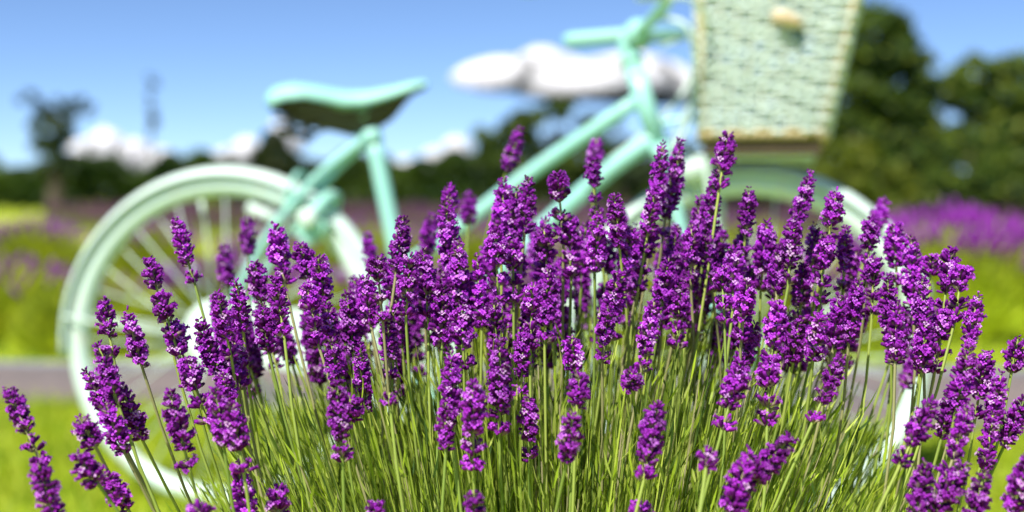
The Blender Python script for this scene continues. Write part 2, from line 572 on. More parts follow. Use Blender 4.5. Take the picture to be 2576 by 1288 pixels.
def hedge(label, u0, u1, Y, vtop, n, cols, seed):
    """hedge of leaves on a woody core; the outline follows vtop(u)"""
    root = empty('hedge', (wx((u0 + u1) / 2, Y), Y, 0))
    tag(root, label, 'hedge')
    u = nr.uniform(u0, u1, n)
    top = np.array([wz(vtop(a), Y) for a in u])
    z = top * np.sqrt(nr.uniform(.01, 1, n))
    y = nr.normal(0, .45, n)
    pos = np.stack([(u - 1288) / F * Y - root.location.x, y, z], 1)
    V = leaf_cards(pos, .2 * Y / 50, cols)
    k = np.array([noise.noise(Vector((p[0] * .9, p[2] * 1.4, seed))) for p in pos])[:, None] * .9 + .5
    k = np.clip(k, 0, 1)
    C = np.array(cols[0]) * (1 - k) + np.array(cols[1]) * k
    C *= nr.uniform(.7, 1.3, (n, 1))
    link('foliage', quads_mesh('foliage', V, C, M_tree, 6), root)
    mb = MB()
    for a in np.arange(u0 + 10, u1, 40):
        x_ = (a - 1288) / F * Y - root.location.x
        h = wz(vtop(a), Y)
        sweep(mb, [(x_, 0, -.05), (x_ + .05, .05, h * .5), (x_ - .04, 0, h * .85)], [.06, .045, .015], 6)
    mb.build('branches', M_bark, root)


hedge('long dark clipped hedge along the left end of the lawn', -420, 640, 58, lambda u: 408 + 22 * math.sin(u * .021) + 10 * math.sin(u * .057 + 1) - (38 if 380 < u < 470 else 0) * math.exp(-((u - 430) / 28) ** 2), 26000, DARK, 1.3)
hedge('dark hedge running behind the saddle and rear wheel', 640, 1290, 56, lambda u: 396 + 14 * math.sin(u * .026) + 8 * math.sin(u * .07), 18000, DARK, 4.7)
hedge('dark hedge stretch behind the front fork and basket', 1290, 2120, 57, lambda u: 415 + 16 * math.sin(u * .022), 18000, DARK, 8.1)


# ------------------------------------------------------------------ lavender in the background
def far_bush(label, x, y, r, h, lean=(0, 0), bloom=1.0, group=None, lime=1.0):
    root = empty('lavender_bush', (x, y, 0), rnd.uniform(0, 6))
    tag(root, label, 'lavender bush', group)
    n = int(4200 * (r / .4) ** 2 * min(1.0, 6.5 / y + .25))
    q = nr.normal(size=(n, 3)); q[:, 2] = np.abs(q[:, 2]) + .05
    q /= np.linalg.norm(q, axis=1, keepdims=True)
    rr = nr.uniform(.35, 1, (n, 1)) ** .6
    pos = q * rr * np.array([r, r, h * .72]) + np.array([0, 0, .03])
    V = leaf_cards(pos, .075, None, dirs=q + np.array([0, 0, .6]), aspect=4.5)
    k = nr.random((n, 1))
    C = (np.array([.54, .60, .045]) * (1 - k) + np.array([.28, .36, .035]) * k) * nr.uniform(.8, 1.2, (n, 1)) * lime
    o_ = link('foliage', quads_mesh('foliage', V, C, M_leaf, 6), root); tag(o_, kind='stuff')
    mb = MB(); ms = MB()
    nf = int(150 * bloom * (r / .4) ** 1.6)
    for i in range(nf):
        a = rnd.uniform(0, 2 * math.pi); s = math.sqrt(rnd.random())
        d = Vector((math.cos(a) * s * .75, math.sin(a) * s * .75, 1)).normalized()
        hh = h * rnd.uniform(.84, 1.02) * (1 - .25 * s)
        b0 = Vector((d.x, d.y, 0)) * r * .5
        tip = Vector((math.cos(a) * s * r * 1.05, math.sin(a) * s * r * 1.05, hh))
        ax = (tip - b0).normalized()
        L = rnd.uniform(.05, .09)
        bot = tip - ax * L
        sweep(ms, [b0, bot], .0016, 4, (.28, .33, .10), cap=False)
        k = rnd.random()
        cc = (.20 + .20 * k, .02 + .04 * k, .26 + .26 * k)
        sweep(mb, [bot, bot + ax * L * .3, bot + ax * L * .65, tip], [.006, .0095, .0085, .003], 5, cc)
    f_ = mb.build('flowers', M_petal, root); tag(f_, kind='stuff')
    s_ = ms.build('stems', M_stem, root); tag(s_, kind='stuff')
    return root


far_bush('lime green lavender bush topped with purple flowers below the dark trees', 2.02, 6.5, .50, .66, bloom=1.5, lime=1.35)
far_bush('purple-topped lavender bush beside the grey path strip at the plot corner', 2.62, 6.35, .42, .50, bloom=1.4, lime=1.35)
far_bush('leafy green lavender bush at the path edge beside the rear wheel', -1.74, 5.85, .34, .40, bloom=.12)
far_bush('green lavender bush with sparse mauve flowers behind the rear fender', -2.35, 6.3, .40, .44, bloom=.35)
far_bush('green lavender bush with mauve flowers behind the rear spokes', -1.20, 6.1, .36, .46, bloom=.8)
for i, x in enumerate((-.55, .1, .75, 1.35)):
    far_bush('lime green lavender bush in the row behind the bicycle frame', x, 6.1 - .07 * x + rnd.uniform(-.1, .1), .36, .46 + rnd.uniform(-.03, .03), bloom=.55, group='lavender row behind the bicycle')
for i in range(13):
    x = -5.2 + i * .82
    far_bush('small mauve lavender bush in the far soil bed', x + rnd.uniform(-.1, .1), 10.6 - .05 * x + rnd.uniform(-.2, .2), .40, .48 + rnd.uniform(-.06, .06), bloom=.45 if x < 1.2 else .15, group='lavender bushes in the far bed')
for i in range(11):
    x = -6.0 + i * 1.2
    far_bush('small mauve lavender bush at the back of the far bed', x + rnd.uniform(-.1, .1), 14.2 - .05 * x + rnd.uniform(-.2, .2), .46, .5 + rnd.uniform(-.06, .06), bloom=.4 if x < 1.2 else .15, group='lavender bushes at the back of the far bed')

# far rows, too distant to tell the plants apart
FV_, FC_ = [], []
for Y in (17.2, 19.0, 21.2, 24.0, 27.5, 32.0, 38.0, 46.0):
    nn_ = 5200
    x_ = nr.uniform(-.33 * Y + max(0, 24 - Y) * .12, .55 * Y, nn_)
    z_ = .42 * np.sqrt(nr.random(nn_)) * (1 + .2 * np.sin(x_ * 4.1 + Y))
    y_ = Y + nr.normal(0, .22, nn_)
    p_ = np.stack([x_, y_, z_], 1)
    FV_.append(leaf_cards(p_, .085 * Y / 20, None, dirs=np.tile([0, 0, 1.2], (nn_, 1)), aspect=4))
    c_ = np.where((z_ > .33)[:, None], np.array([[.17, .075, .16]]), np.array([[.16, .19, .04]])) * nr.uniform(.6, 1.3, (nn_, 1))
    FC_.append(c_)
o = link('lavender_field', quads_mesh('lavender_field', np.concatenate(FV_), np.concatenate(FC_), M_leaf, 6))
tag(o, 'far mass of mauve lavender rows on dark soil before the hedge', 'lavender field', kind='stuff')

# ------------------------------------------------------------------ bicycle
WB = 1.075; HR = .345
bike = empty('bicycle', (-.604, 2.90, 0), -.185)
bike.rotation_euler.x = -.055            # leans on its stand, away from the lavender
tag(bike, 'vintage step-through bicycle painted mint all over, parked behind the lavender', 'bicycle')


def part(name, mb, mat, parent=bike):
    return mb.build(name, mat, parent)


def tube(name, pts, rad, mat=M_teal, sides=14, n=6, parent=bike):
    mb = MB(); sweep(mb, catmull(pts, n), rad, sides)
    return part(name, mb, mat, parent)


def wheel(cx):
    mb = MB()
    revolve(mb, [(.322, -.013), (.327, -.0135), (.327, .0135), (.322, .013), (.306, .009), (.303, 0), (.306, -.009)], (cx, HR), 0, 2 * math.pi, 96)
    w = part('wheel', mb, M_mintpale)
    mb = MB()
    prof = [(.325 + .019 * math.cos(a) + (.002 if abs(a) < .6 else 0), .0195 * math.sin(a)) for a in [2 * math.pi * k / 12 for k in range(12)]]
    revolve(mb, prof, (cx, HR), 0, 2 * math.pi, 96)
    part('tyre', mb, M_mintpale, w)
    mb = MB()
    revolve(mb, [(.001, -.055), (.010, -.055), (.012, -.036), (.032, -.034), (.032, -.029), (.016, -.026), (.016, .026), (.032, .029), (.032, .034), (.012, .036), (.010, .055), (.001, .055)], (cx, HR), 0, 2 * math.pi, 24, closed_prof=False)
    part('hub', mb, M_mint, w)
    for k in range(36):
        side = -1 if k % 2 else 1
        a = 2 * math.pi * k / 36
        ha = a + (.95 if (k // 2) % 2 else -.95)
        mb = MB()
        sweep(mb, [(cx + .029 * math.cos(ha), side * .031, HR + .029 * math.sin(ha)), (cx + .305 * math.cos(a), side * .003, HR + .305 * math.sin(a))], .0016, 5)
        part('spoke', mb, M_mintpale, w)
    mb = MB(); sweep(mb, [(cx + .3 * math.cos(1.75), 0, HR + .3 * math.sin(1.75)), (cx + .262 * math.cos(1.75), 0, HR + .262 * math.sin(1.75))], [.005, .004], 8)
    part('valve', mb, M_mintpale, w)
    return w


wheel(0.0)
wheel(WB)


def fender(cx, a0, a1, stays, mat):
    mb = MB()
    outer = [(.366 - .020 * (t * t), t * .031) for t in [-1, -.75, -.5, -.25, 0, .25, .5, .75, 1]]
    inner = [(r - .003, y * .95) for r, y in reversed(outer)]
    revolve(mb, outer + inner, (cx, HR), a0, a1, 64)
    f = part('fender', mb, mat)
    for a in stays:
        for s in (-1, 1):
            mb = MB()
            sweep(mb, [(cx, s * .052, HR), (cx + .2 * math.cos(a), s * .045, HR + .2 * math.sin(a)), (cx + .352 * math.cos(a), s * .031, HR + .352 * math.sin(a))], .003, 6)
            part('stay', mb, M_mintpale, f)
    # rolled bead along the rim of the fender
    for s in (-1, 1):
        mb = MB()
        pts = [(cx + .347 * math.cos(a0 + (a1 - a0) * k / 48), s * .031, HR + .347 * math.sin(a0 + (a1 - a0) * k / 48)) for k in range(49)]
        sweep(mb, pts, .0028, 6)
        part('rolled_edge', mb, mat, f)
    return f


fender(0.0, R(-22), R(186), (R(172),), M_mintpale)
fender(WB, R(18), R(205), (R(28), R(196)), M_mintpale)

BB = Vector((.43, 0, .285))
tube('seat_tube', [(.318, 0, .765), (.37, 0, .537), BB], .0165)
tube('seat_post', [(.303, 0, .825), (.320, 0, .752)], .0135, n=2)
mb = MB(); sweep(mb, [(.312, 0, .783), (.3185, 0, .755)], .0205, 14); sweep(mb, [(.29, -.012, .768), (.29, .012, .768)], .008, 10); part('seat_clamp', mb, M_teal)
tube('top_tube', [(.862, 0, .840), (.656, 0, .703), (.436, 0, .537), (.375, 0, .500)], .0148)
tube('down_tube', [(.898, 0, .765), (.783, 0, .683), (.62, 0, .535), (.50, 0, .385), BB], .0175)
tube('head_tube', [(.846, 0, .915), (.902, 0, .742)], .0195, n=2)
for h0 in ((.846, .917), (.902, .742)):
    mb = MB(); ax = Vector((.056, 0, -.173)).normalized(); c = Vector((h0[0], 0, h0[1]))
    sweep(mb, [c - ax * .008, c, c + ax * .008], [.021, .0235, .021], 16); part('headset_cup', mb, M_mint)
for s in (-1, 1):
    tube('seat_stay', [(.305, s * .016, .765), (.20, s * .036, .675), (.10, s * .047, .545), (0.0, s * .056, HR)], .0085, sides=10)
    tube('chain_stay', [BB + Vector((-.01, s * .02, 0)), (.25, s * .042, .30), (0.0, s * .056, HR)], .0095, sides=10)
    tube('fork_blade', [(.908, s * .030, .735), (.938, s * .044, .62), (.985, s * .05, .47), (WB, s * .054, HR)], [.0135] * 7 + [.012] * 6 + [.010] * 6, sides=12)
mb = MB(); sweep(mb, [(.906, -.042, .728), (.906, 0, .738), (.906, .042, .728)], [.015, .018, .015], 12); part('fork_crown', mb, M_teal)
mb = MB(); sweep(mb, [(BB.x, -.036, BB.z), (BB.x, .036, BB.z)], .021, 16); part('bottom_bracket', mb, M_teal)

# chain case with crank
def hull_prof():
    pts = []
    for k in range(15):
        a = math.pi / 2 + .06 + math.pi * 1.02 * k / 14
        pts.append((.01 + .070 * math.cos(a), .362 + .072 * math.sin(a)))
    pts += [(.12, .300), (.22, .285), (.32, .250)]
    for k in range(15):
        a = -math.pi * .62 + math.pi * 1.16 * k / 14
        pts.append((.43 + .098 * math.cos(a), .290 + .098 * math.sin(a)))
    return pts


pf = hull_prof()
mb = MB()
n = len(pf)
vs = []; cxm = sum(p[0] for p in pf) / n; czm = sum(p[1] for p in pf) / n
for ins, y in ((0, -.050), (0, -.066), (.05, -.072), (0.10, -.072)):
    for (a, c) in pf:
        vs.append((a + (cxm - a) * ins, y, c + (czm - c) * ins))
fs = []
for r in range(3):
    for k in range(n):
        l = (k + 1) % n
        fs.append((r * n + k, r * n + l, (r + 1) * n + l, (r + 1) * n + k))
fs.append(tuple(3 * n + k for k in range(n))); fs.append(tuple(reversed(range(n))))
mb.add(vs, fs, None, smooth=False)
part('chain_case', mb, M_mintpale)
for s, a in ((-1, R(-38)), (1, R(142))):
    mb = MB()
    e = BB + Vector((.168 * math.cos(a), s * .088, .168 * math.sin(a)))
    sweep(mb, [BB + Vector((0, s * .083, 0)), e], [.014, .011], 10, flat=(1, .7))
    ck = part('crank_arm', mb, M_mint)
    mb = MB()
    c = e + Vector((0, s * .065, 0))
    box(mb, (c.x - .045, c.y - .045, c.z - .011), (c.x + .045, c.y + .045, c.z + .011))
    sweep(mb, [e, c], .006, 8)
    part('pedal', mb, M_mint, ck)
# kickstand
tube('kickstand', [(.27, .03, .27), (.20, .10, .12), (.15, .16, .006)], .0075, sides=8)

# saddle
secs = [(.106, .858, .836, .056), (.112, .868, .826, .076), (.128, .875, .821, .092), (.160, .879, .834, .097), (.20, .874, .838, .088), (.24, .866, .831, .070), (.27, .862, .823, .056), (.31, .863, .825, .044), (.36, .871, .842, .032), (.40, .880, .858, .025), (.422, .883, .867, .019), (.430, .880, .871, .009)]
vs = []; m = 15
for s, zt, zb, w in secs:
    for k in range(m):
        t = -1 + 2 * k / (m - 1)
        z = zb + (zt - zb) * (1 - abs(t) ** 3.2) ** .8
        vs.append((s, t * w, z))
    for k in range(5):
        t = 1 - 2 * (k + 1) / 6
        vs.append((s, t * w * .93, zb + .012))
k_ = m + 5
fs = []
for i in range(len(secs) - 1):
    for k in range(k_):
        l = (k + 1) % k_
        fs.append((i * k_ + k, (i + 1) * k_ + k, (i + 1) * k_ + l, i * k_ + l))
fs.append(tuple(range(k_))); fs.append(tuple(reversed([(len(secs) - 1) * k_ + k for k in range(k_)])))
mb = MB(); mb.add(vs, fs)
saddle = part('saddle', mb, M_mint)
mb = MB()                                  # deepened pan below the saddle, shade put into its dark colour
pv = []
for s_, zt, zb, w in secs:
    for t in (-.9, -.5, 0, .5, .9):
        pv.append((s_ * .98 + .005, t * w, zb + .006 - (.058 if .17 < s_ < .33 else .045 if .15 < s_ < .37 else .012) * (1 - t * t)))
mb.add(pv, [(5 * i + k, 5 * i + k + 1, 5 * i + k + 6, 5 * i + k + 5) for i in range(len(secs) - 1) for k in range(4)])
part('underside', mb, M_shade_steel, saddle)
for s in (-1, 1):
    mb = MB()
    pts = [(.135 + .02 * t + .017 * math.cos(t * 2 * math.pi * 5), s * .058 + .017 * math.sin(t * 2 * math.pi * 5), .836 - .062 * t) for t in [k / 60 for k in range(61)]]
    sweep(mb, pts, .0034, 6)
    part('spring', mb, M_shade_steel, saddle)
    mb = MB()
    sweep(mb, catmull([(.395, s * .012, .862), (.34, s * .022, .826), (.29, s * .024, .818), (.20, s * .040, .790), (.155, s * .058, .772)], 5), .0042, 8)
    part('rail', mb, M_shade_steel, saddle)
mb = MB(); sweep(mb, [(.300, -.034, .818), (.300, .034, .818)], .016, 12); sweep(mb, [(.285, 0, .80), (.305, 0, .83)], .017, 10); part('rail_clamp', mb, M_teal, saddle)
mb = MB(); sweep(mb, [(.155, -.07, .772), (.155, .07, .772)], .006, 8); part('spring_bar', mb, M_shade_steel, saddle)

# frame lock: horseshoe round the rear wheel on the seat stays, with its key barrel
lk = empty('lock_holder'); bpy.data.objects.remove(lk)
mb = MB()
tdir = Vector((math.cos(R(60)), 0, math.sin(R(60))))
c0 = Vector((.205, 0, .60))
pts = []
for k in range(17):
    a = R(-45) + R(270) * k / 16
    pts.append(c0 + tdir * (.058 * math.sin(a)) + Vector((0, .058 * math.cos(a), 0)))
sweep(mb, pts, .014, 10, flat=(1, .8))
lock = part('frame_lock', mb, M_mint)
mb = MB()
cb = c0 + Vector((0, -.066, 0)) + tdir * .0
revolve(mb, [(.001, -.020), (.016, -.020), (.019, -.016), (.019, .016), (.001, .016)], (0, 0), 0, 2 * math.pi, 20, closed_prof=False)
kb = part('key_barrel', mb, M_mintpale, lock); kb.location = cb
mb = MB(); box(mb, (-.028, -.012, -.022), (.028, .012, .022)); kb2 = part('lock_case', mb, M_mint, lock); kb2.location = c0 + Vector((.0, -.05, -.02)); kb2.rotation_euler = (0, -R(45), 0)
# caliper brake above the rear wheel
mb = MB()
for s in (-1, 1):
    sweep(mb, catmull([(.165, 0, .700), (.165, s * .04, .685), (.15, s * .042, .64), (.145, s * .026, .615)], 4), .0055, 8)
part('brake_caliper', mb, M_mint)
mb = MB(); sweep(mb, [(.06, -.024, .625), (.13, -.027, .595)], [.010, .010], 8); part('brake_pad', mb, M_mintpale)

# stem, bar, grips, brake lever, cable
tube('handlebar_stem', [(.846, 0, .915), (.835, 0, .950), (.858, 0, .967)], .0165, n=4)
mb = MB(); sweep(mb, [(.860, -.026, .967), (.860, .026, .967)], .027, 14); part('bar_clamp', mb, M_teal)
half = [(.86, 0, .967), (.90, .10, .985), (.930, .19, 1.0), (.905, .262, 1.004), (.81, .285, 1.014), (.68, .292, 1.007)]
full = [(a, -b_, c) for a, b_, c in reversed(half)] + half[1:]
hb = tube('handlebar', full, .0115, n=6, sides=12)
for s in (-1, 1):
    mb = MB()
    g = [Vector((.68, s * .292, 1.007)).lerp(Vector((.81, s * .286, 1.014)), t / 10) for t in range(-1, 11)]
    sweep(mb, g, [.0125] + [.0165 + .001 * (k % 2) for k in range(10)] + [.0185], 12)
    part('grip', mb, M_mint, hb)
tube('brake_cable', [(.88, -.27, .985), (.985, -.19, .99), (.995, -.06, .90), (.95, -.02, .80), (.925, 0, .74)], .0042, mat=M_mintpale, sides=6)
tube('gear_cable', [(.88, .27, .985), (.96, .18, .99), (.955, .05, .88), (.90, .02, .80), (.80, .02, .72)], .0038, mat=M_mintpale, sides=6)
tube('brake_cable', [(.90, -.10, .985), (.965, -.12, .955), (.97, -.06, .86), (.955, -.03, .78), (.93, -.04, .73)], .0045, mat=M_mintpale, sides=6)
# head lamp bracket and basket carrier
tube('lamp_bracket', [(.905, 0, .79), (.95, 0, .80), (.985, 0, .80)], .007, sides=8)
for s in (-1, 1):
    tube('basket_strut', [(WB, s * .062, HR), (1.01, s * .075, .62), (.995, s * .08, .715)], .0062, mat=M_mintpale, sides=8)
    tube('carrier_rail', [(.93, s * .05, .718), (1.06, s * .07, .718), (1.20, s * .07, .718)], .0055, mat=M_mintpale, sides=8)
mb = MB(); revolve(mb, [(.001, -.035), (.03, -.030), (.034, 0), (.026, .02), (.001, .028)], (0, 0), 0, 2 * math.pi, 20, closed_prof=False)
lamp = part('head_lamp', mb, M_mintpale); lamp.location = (.975, -.03, .70)
tube('lamp_arm', [(.93, -.02, .70), (.975, -.03, .70)], .006, sides=8)

# ------------------------------------------------------------------ wicker basket (hangs on the bicycle: a thing of its own)
basket = empty('wicker_basket', (-.604, 2.90, 0), -.185)
basket.rotation_euler.x = -.055
tag(basket, 'tall whitewashed woven wicker basket on the front of the mint bicycle', 'basket')
ZB, ZT = .752, 1.125


def rim_at(z):
    t = (z - ZB) / (1.006 - ZB)
    x0 = .990 - .006 * t; x1 = 1.213 + .058 * t
    hw = .100 + .020 * t
    return x0, x1, hw


def loop_points(z, off, step=.0062, cr=.018):
    x0, x1, hw = rim_at(z)
    x0 -= off; x1 += off; hw += off
    cs = [((x1 - cr, -hw + cr), -90), ((x1 - cr, hw - cr), 0), ((x0 + cr, hw - cr), 90), ((x0 + cr, -hw + cr), 180)]
    poly = []
    for (cx, cy), a0 in cs:
        for k in range(5):
            a = R(a0 + 90 * k / 4)
            poly.append(Vector((cx + cr * math.cos(a), cy + cr * math.sin(a), z)))
    tot = sum((poly[(i + 1) % len(poly)] - poly[i]).length for i in range(len(poly)))
    nst = 2 * int(tot / .031 / 2) + 1          # odd number of stakes: rows alternate by themselves
    return poly, tot, nst


def along(poly, m):
    L = [0]
    for i in range(len(poly)):
        L.append(L[-1] + (poly[(i + 1) % len(poly)] - poly[i]).length)
    out = []; j = 0
    for k in range(m):
        d = L[-1] * k / m
        while L[j + 1] < d: j += 1
        t = (d - L[j]) / max(1e-9, L[j + 1] - L[j])
        out.append(poly[j].lerp(poly[(j + 1) % len(poly)], t))
    return out


NST = loop_points(.95, 0)[2]
rows = 30
dz = (ZT - ZB - .02) / rows
for r in range(rows):
    z = ZB + .012 + dz * r
    poly, tot, _ = loop_points(z, 0)
    M_ = NST * 6
    base = along(poly, M_)
    ctr = Vector((sum(p.x for p in base) / M_, sum(p.y for p in base) / M_, z))
    pts = []
    ph = math.pi * (r % 2)
    for k, p in enumerate(base):
        a = base[(k + 1) % M_] - base[k - 1]
        nrm = Vector((a.y, -a.x, 0)).normalized()
        w = math.sin(2 * math.pi * (k / 6) / 2 + ph) * rnd.uniform(.0060, .0125)
        pts.append(p + nrm * w + Vector((0, 0, rnd.uniform(-.0015, .0015) + .0014 * math.sin(k * .21 + r * 1.7))))
    mb = MB()
    sweep(mb, pts, [dz * .46 * rnd.uniform(.80, 1.12) for _ in pts], 7, closed=True)
    part('weaver', mb, M_wick, basket)
for k in range(NST):
    mb = MB()
    pts = []
    for z in [ZB, ZB + .12, ZB + .24, ZT]:
        poly, tot, _ = loop_points(z, 0)
        pts.append(along(poly, NST)[k])
    sweep(mb, pts, .0032, 6)
    part('stake', mb, M_wickdark, basket)
for z, rr in ((ZB + .006, .010), (ZT, .012)):
    poly, tot, _ = loop_points(z, .002)
    for ph in (0, math.pi):
        base = along(poly, 160)
        pts = []
        for k, p in enumerate(base):
            a = base[(k + 1) % 160] - base[k - 1]
            nrm = Vector((a.y, -a.x, 0)).normalized()
            q = k / 160 * 2 * math.pi * 26 + ph
            pts.append(p + nrm * math.cos(q) * rr * .45 + Vector((0, 0, math.sin(q) * rr * .45)))
        mb = MB(); sweep(mb, pts, rr * .62, 7, closed=True); part('rim_braid', mb, M_wickdark if z < .9 else M_wick, basket)
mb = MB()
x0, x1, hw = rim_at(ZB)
box(mb, (x0 + .004, -hw + .004, ZB - .030), (x1 - .004, hw - .004, ZB + .004)); part('base_shade_board', mb, M_shade_board, basket)  # basket base, made thick and dark to stand in for the shade below
for sx in (0, 1):
    mb = MB()
    pts = []
    for z in (ZB - .004, ZB + .18, ZT):
        x0, x1, hw = rim_at(z); pts.append(((x1 - .003) if sx else (x0 + .003), -hw + .001, z))
    sweep(mb, pts, .006, 8); part('corner_post', mb, M_wickdark, basket)
mb = MB()
x0, x1, hw = rim_at(ZT)
box(mb, (x0 - .004, -hw - .004, ZT + .008), (x1 + .004, hw + .004, ZT + .022)); part('lid', mb, M_wick, basket)
# peg fastener with leather loop
x0, x1, hw = rim_at(.962)
mb = MB(); sweep(mb, catmull([(1.120, -hw - .016, .972), (1.14, -hw - .022, .968), (1.172, -hw - .018, .957)], 5), [.010, .013, .0145, .015, .015, .0145, .014, .0135, .012, .010, .007], 12); part('fastening_peg', mb, M_wood, basket)
mb = MB(); sweep(mb, catmull([(1.158, -hw - .004, .97), (1.164, -hw - .009, .948), (1.168, -hw - .008, .93), (1.176, -hw - .002, .912)], 4), .006, 8, flat=(.5, 1.3)); part('leather_loop', mb, M_leather, basket)

# ------------------------------------------------------------------ the lavender plant in front
plant = empty('lavender_plant', (.02, 1.06, 0))
tag(plant, 'large sharp lavender plant in full deep purple bloom in front of the bicycle', 'lavender plant')
PL = Vector(plant.location)

# floret templates: closed calyx, and open two-lipped corolla
def floret_template():
    sides = 5
    rings = ((0, .40), (.3, .95), (.72, 1.0), (.95, .72))
    v = []; f = []
    for t, r in rings:
        for k in range(sides):
            a = 2 * math.pi * k / sides
            v.append((r * math.cos(a), r * math.sin(a), t))
    for i in range(len(rings) - 1):
        for k in range(sides):
            l = (k + 1) % sides
            f.append((i * sides + k, i * sides + l, (i + 1) * sides + l, (i + 1) * sides + k))
    f.append(tuple(3 * sides + k for k in range(sides)))
    return np.array(v), f


def corolla_template():
    v = []; f = []
    for k in range(5):
        a = 2 * math.pi * k / 5
        w = .48
        i0 = len(v)
        ln = (1.0, .65, .95, .5, .8)[k]
        for rr, dw, z in ((.25, .25, 0), (.75 * ln, w, .35 + .2 * (k % 2)), (1.15 * ln, .26, .25 + .35 * (k % 2))):
            c = np.array([math.cos(a) * rr, math.sin(a) * rr, z]); s = np.array([-math.sin(a), math.cos(a), 0]) * dw * .7
            v.append(c - s); v.append(c + s)
        f.append((i0, i0 + 1, i0 + 3, i0 + 2)); f.append((i0 + 2, i0 + 3, i0 + 5, i0 + 4))
    return np.array(v), f


FV, FF = floret_template()
CV, CF = corolla_template()
PUR = [np.array(c) for c in ((.095, .005, .12), (.19, .012, .25), (.30, .022, .41))]
PET = [np.array(c) for c in ((.38, .03, .52), (.50, .07, .68), (.64, .20, .80))]


def add_florets(mb, zc, r0, count, size, open_p, tone):
    ph = rnd.uniform(0, 6.3)
    for k in range(count):
        a = ph + 2 * math.pi * k / count + rnd.uniform(-.3, .3)
        el = rnd.uniform(R(8), R(60))
        d = np.array([math.cos(a) * math.cos(el), math.sin(a) * math.cos(el), math.sin(el)])
        o = np.array([math.cos(a) * r0 * .25, math.sin(a) * r0 * .25, zc + rnd.uniform(-.0022, .0022)])
        L = size * rnd.uniform(.8, 1.2); w = size * .20 * rnd.uniform(.85, 1.2)
        s = np.array([-math.sin(a), math.cos(a), 0.]); u = np.cross(d, s)
        M = np.stack([s * w, u * w, d * L])
        vv = FV @ M + o
        base = PUR[rnd.choice((0, 1, 1, 2, 2))] * tone * rnd.uniform(.8, 1.25)
        c = np.tile(base, (len(FV), 1))
        if rnd.random() < .38: c[:10] = (.36, .29, .21)
        mb.add(vv, FF, c)
        if rnd.random() < open_p:
            ws = size * rnd.uniform(.26, .46)
            M = np.stack([s * ws, u * ws, d * ws * .8])
            vv = CV @ M + o + d * L * .92
            pc = PET[rnd.choice((0, 0, 1, 1, 2))] * tone * rnd.uniform(.85, 1.2)
            if rnd.random() < .09: pc = np.array((.70, .42, .74))
            mb.add(vv, CF, np.tile(pc, (len(CV), 1)), smooth=False)


def make_spike(tip, bot, width=1.0, gaps=1, tone=1.0, open_p=.54):
    """one flower spike (part) with its stem and its loose lower whorls (sub-parts)"""
    ax = tip - bot
    L = ax.length
    ax.normalize()
    q = Vector((0, 0, 1)).rotation_difference(ax)
    loose = []
    lo = 0.0
    if gaps and L > .045:
        k = gaps
        step = rnd.uniform(.010, .0135)
        for i in range(k):
            loose.append(i * step + .003)
        lo = k * step + .004
    mb = MB()
    z = lo
    R0 = .0068 * width
    while z < L - .004:
        t = (z - lo) / max(.01, L - lo)
        prof = min(1.0, .78 + 1.4 * t) if t < .15 else (1.0 if t < .45 else 1 - .58 * ((t - .45) / .55) ** 1.3)
        add_florets(mb, z, R0 * prof, rnd.randint(11, 13) if prof > .6 else 7, R0 * prof * .95, open_p * (1.0 if t < .8 else .5), tone)
        z += .0040 * (0.85 + .3 * rnd.random()) * (1 if prof > .6 else .8)
    add_florets(mb, L - .003, R0 * .25, 4, R0 * .5, .1, tone)
    sp = mb.build('flower_spike', M_petal, plant)
    sp.location = bot - PL
    sp.rotation_mode = 'QUATERNION'
    sp.rotation_quaternion = q
    for zl in loose:
        m2 = MB()
        add_florets(m2, 0, R0, rnd.randint(8, 10), R0 * rnd.uniform(.8, 1.0), open_p * .8, tone)
        add_florets(m2, .003, R0, rnd.randint(5, 7), R0 * .8, open_p * .8, tone)
        w = m2.build('whorl', M_petal, sp)
        w.location = (0, 0, zl)
    # stem: from the crown of the plant up to the spike tip, in the spike's own frame
    g = Vector((PL.x + (bot.x - PL.x) * .30, PL.y + (bot.y - PL.y) * .35, .10))
    side = Vector((rnd.uniform(-.012, .012), rnd.uniform(-.012, .012), 0))
    h = (bot - g).length
    p1 = bot - ax * h * .42
    pts = []
    for k in range(10):
        t = k / 9
        pts.append(g * (1 - t) ** 2 + p1 * (2 * t * (1 - t)) + bot * t * t + side * math.sin(t * math.pi))
    pts.append(bot + ax * L * .9)
    inv = q.inverted()
    ms = MB()
    k = rnd.random()
    cc = np.array((.40, .48, .10)) * (1 - k) + np.array((.22, .32, .06)) * k
    if rnd.random() < .25: cc = np.array((.34, .33, .15))
    sweep(ms, [inv @ (p - bot) for p in pts], [.0011] * 10 + [.0007], 5, cc)
    ms.build('stem', M_stem, sp)
    return sp


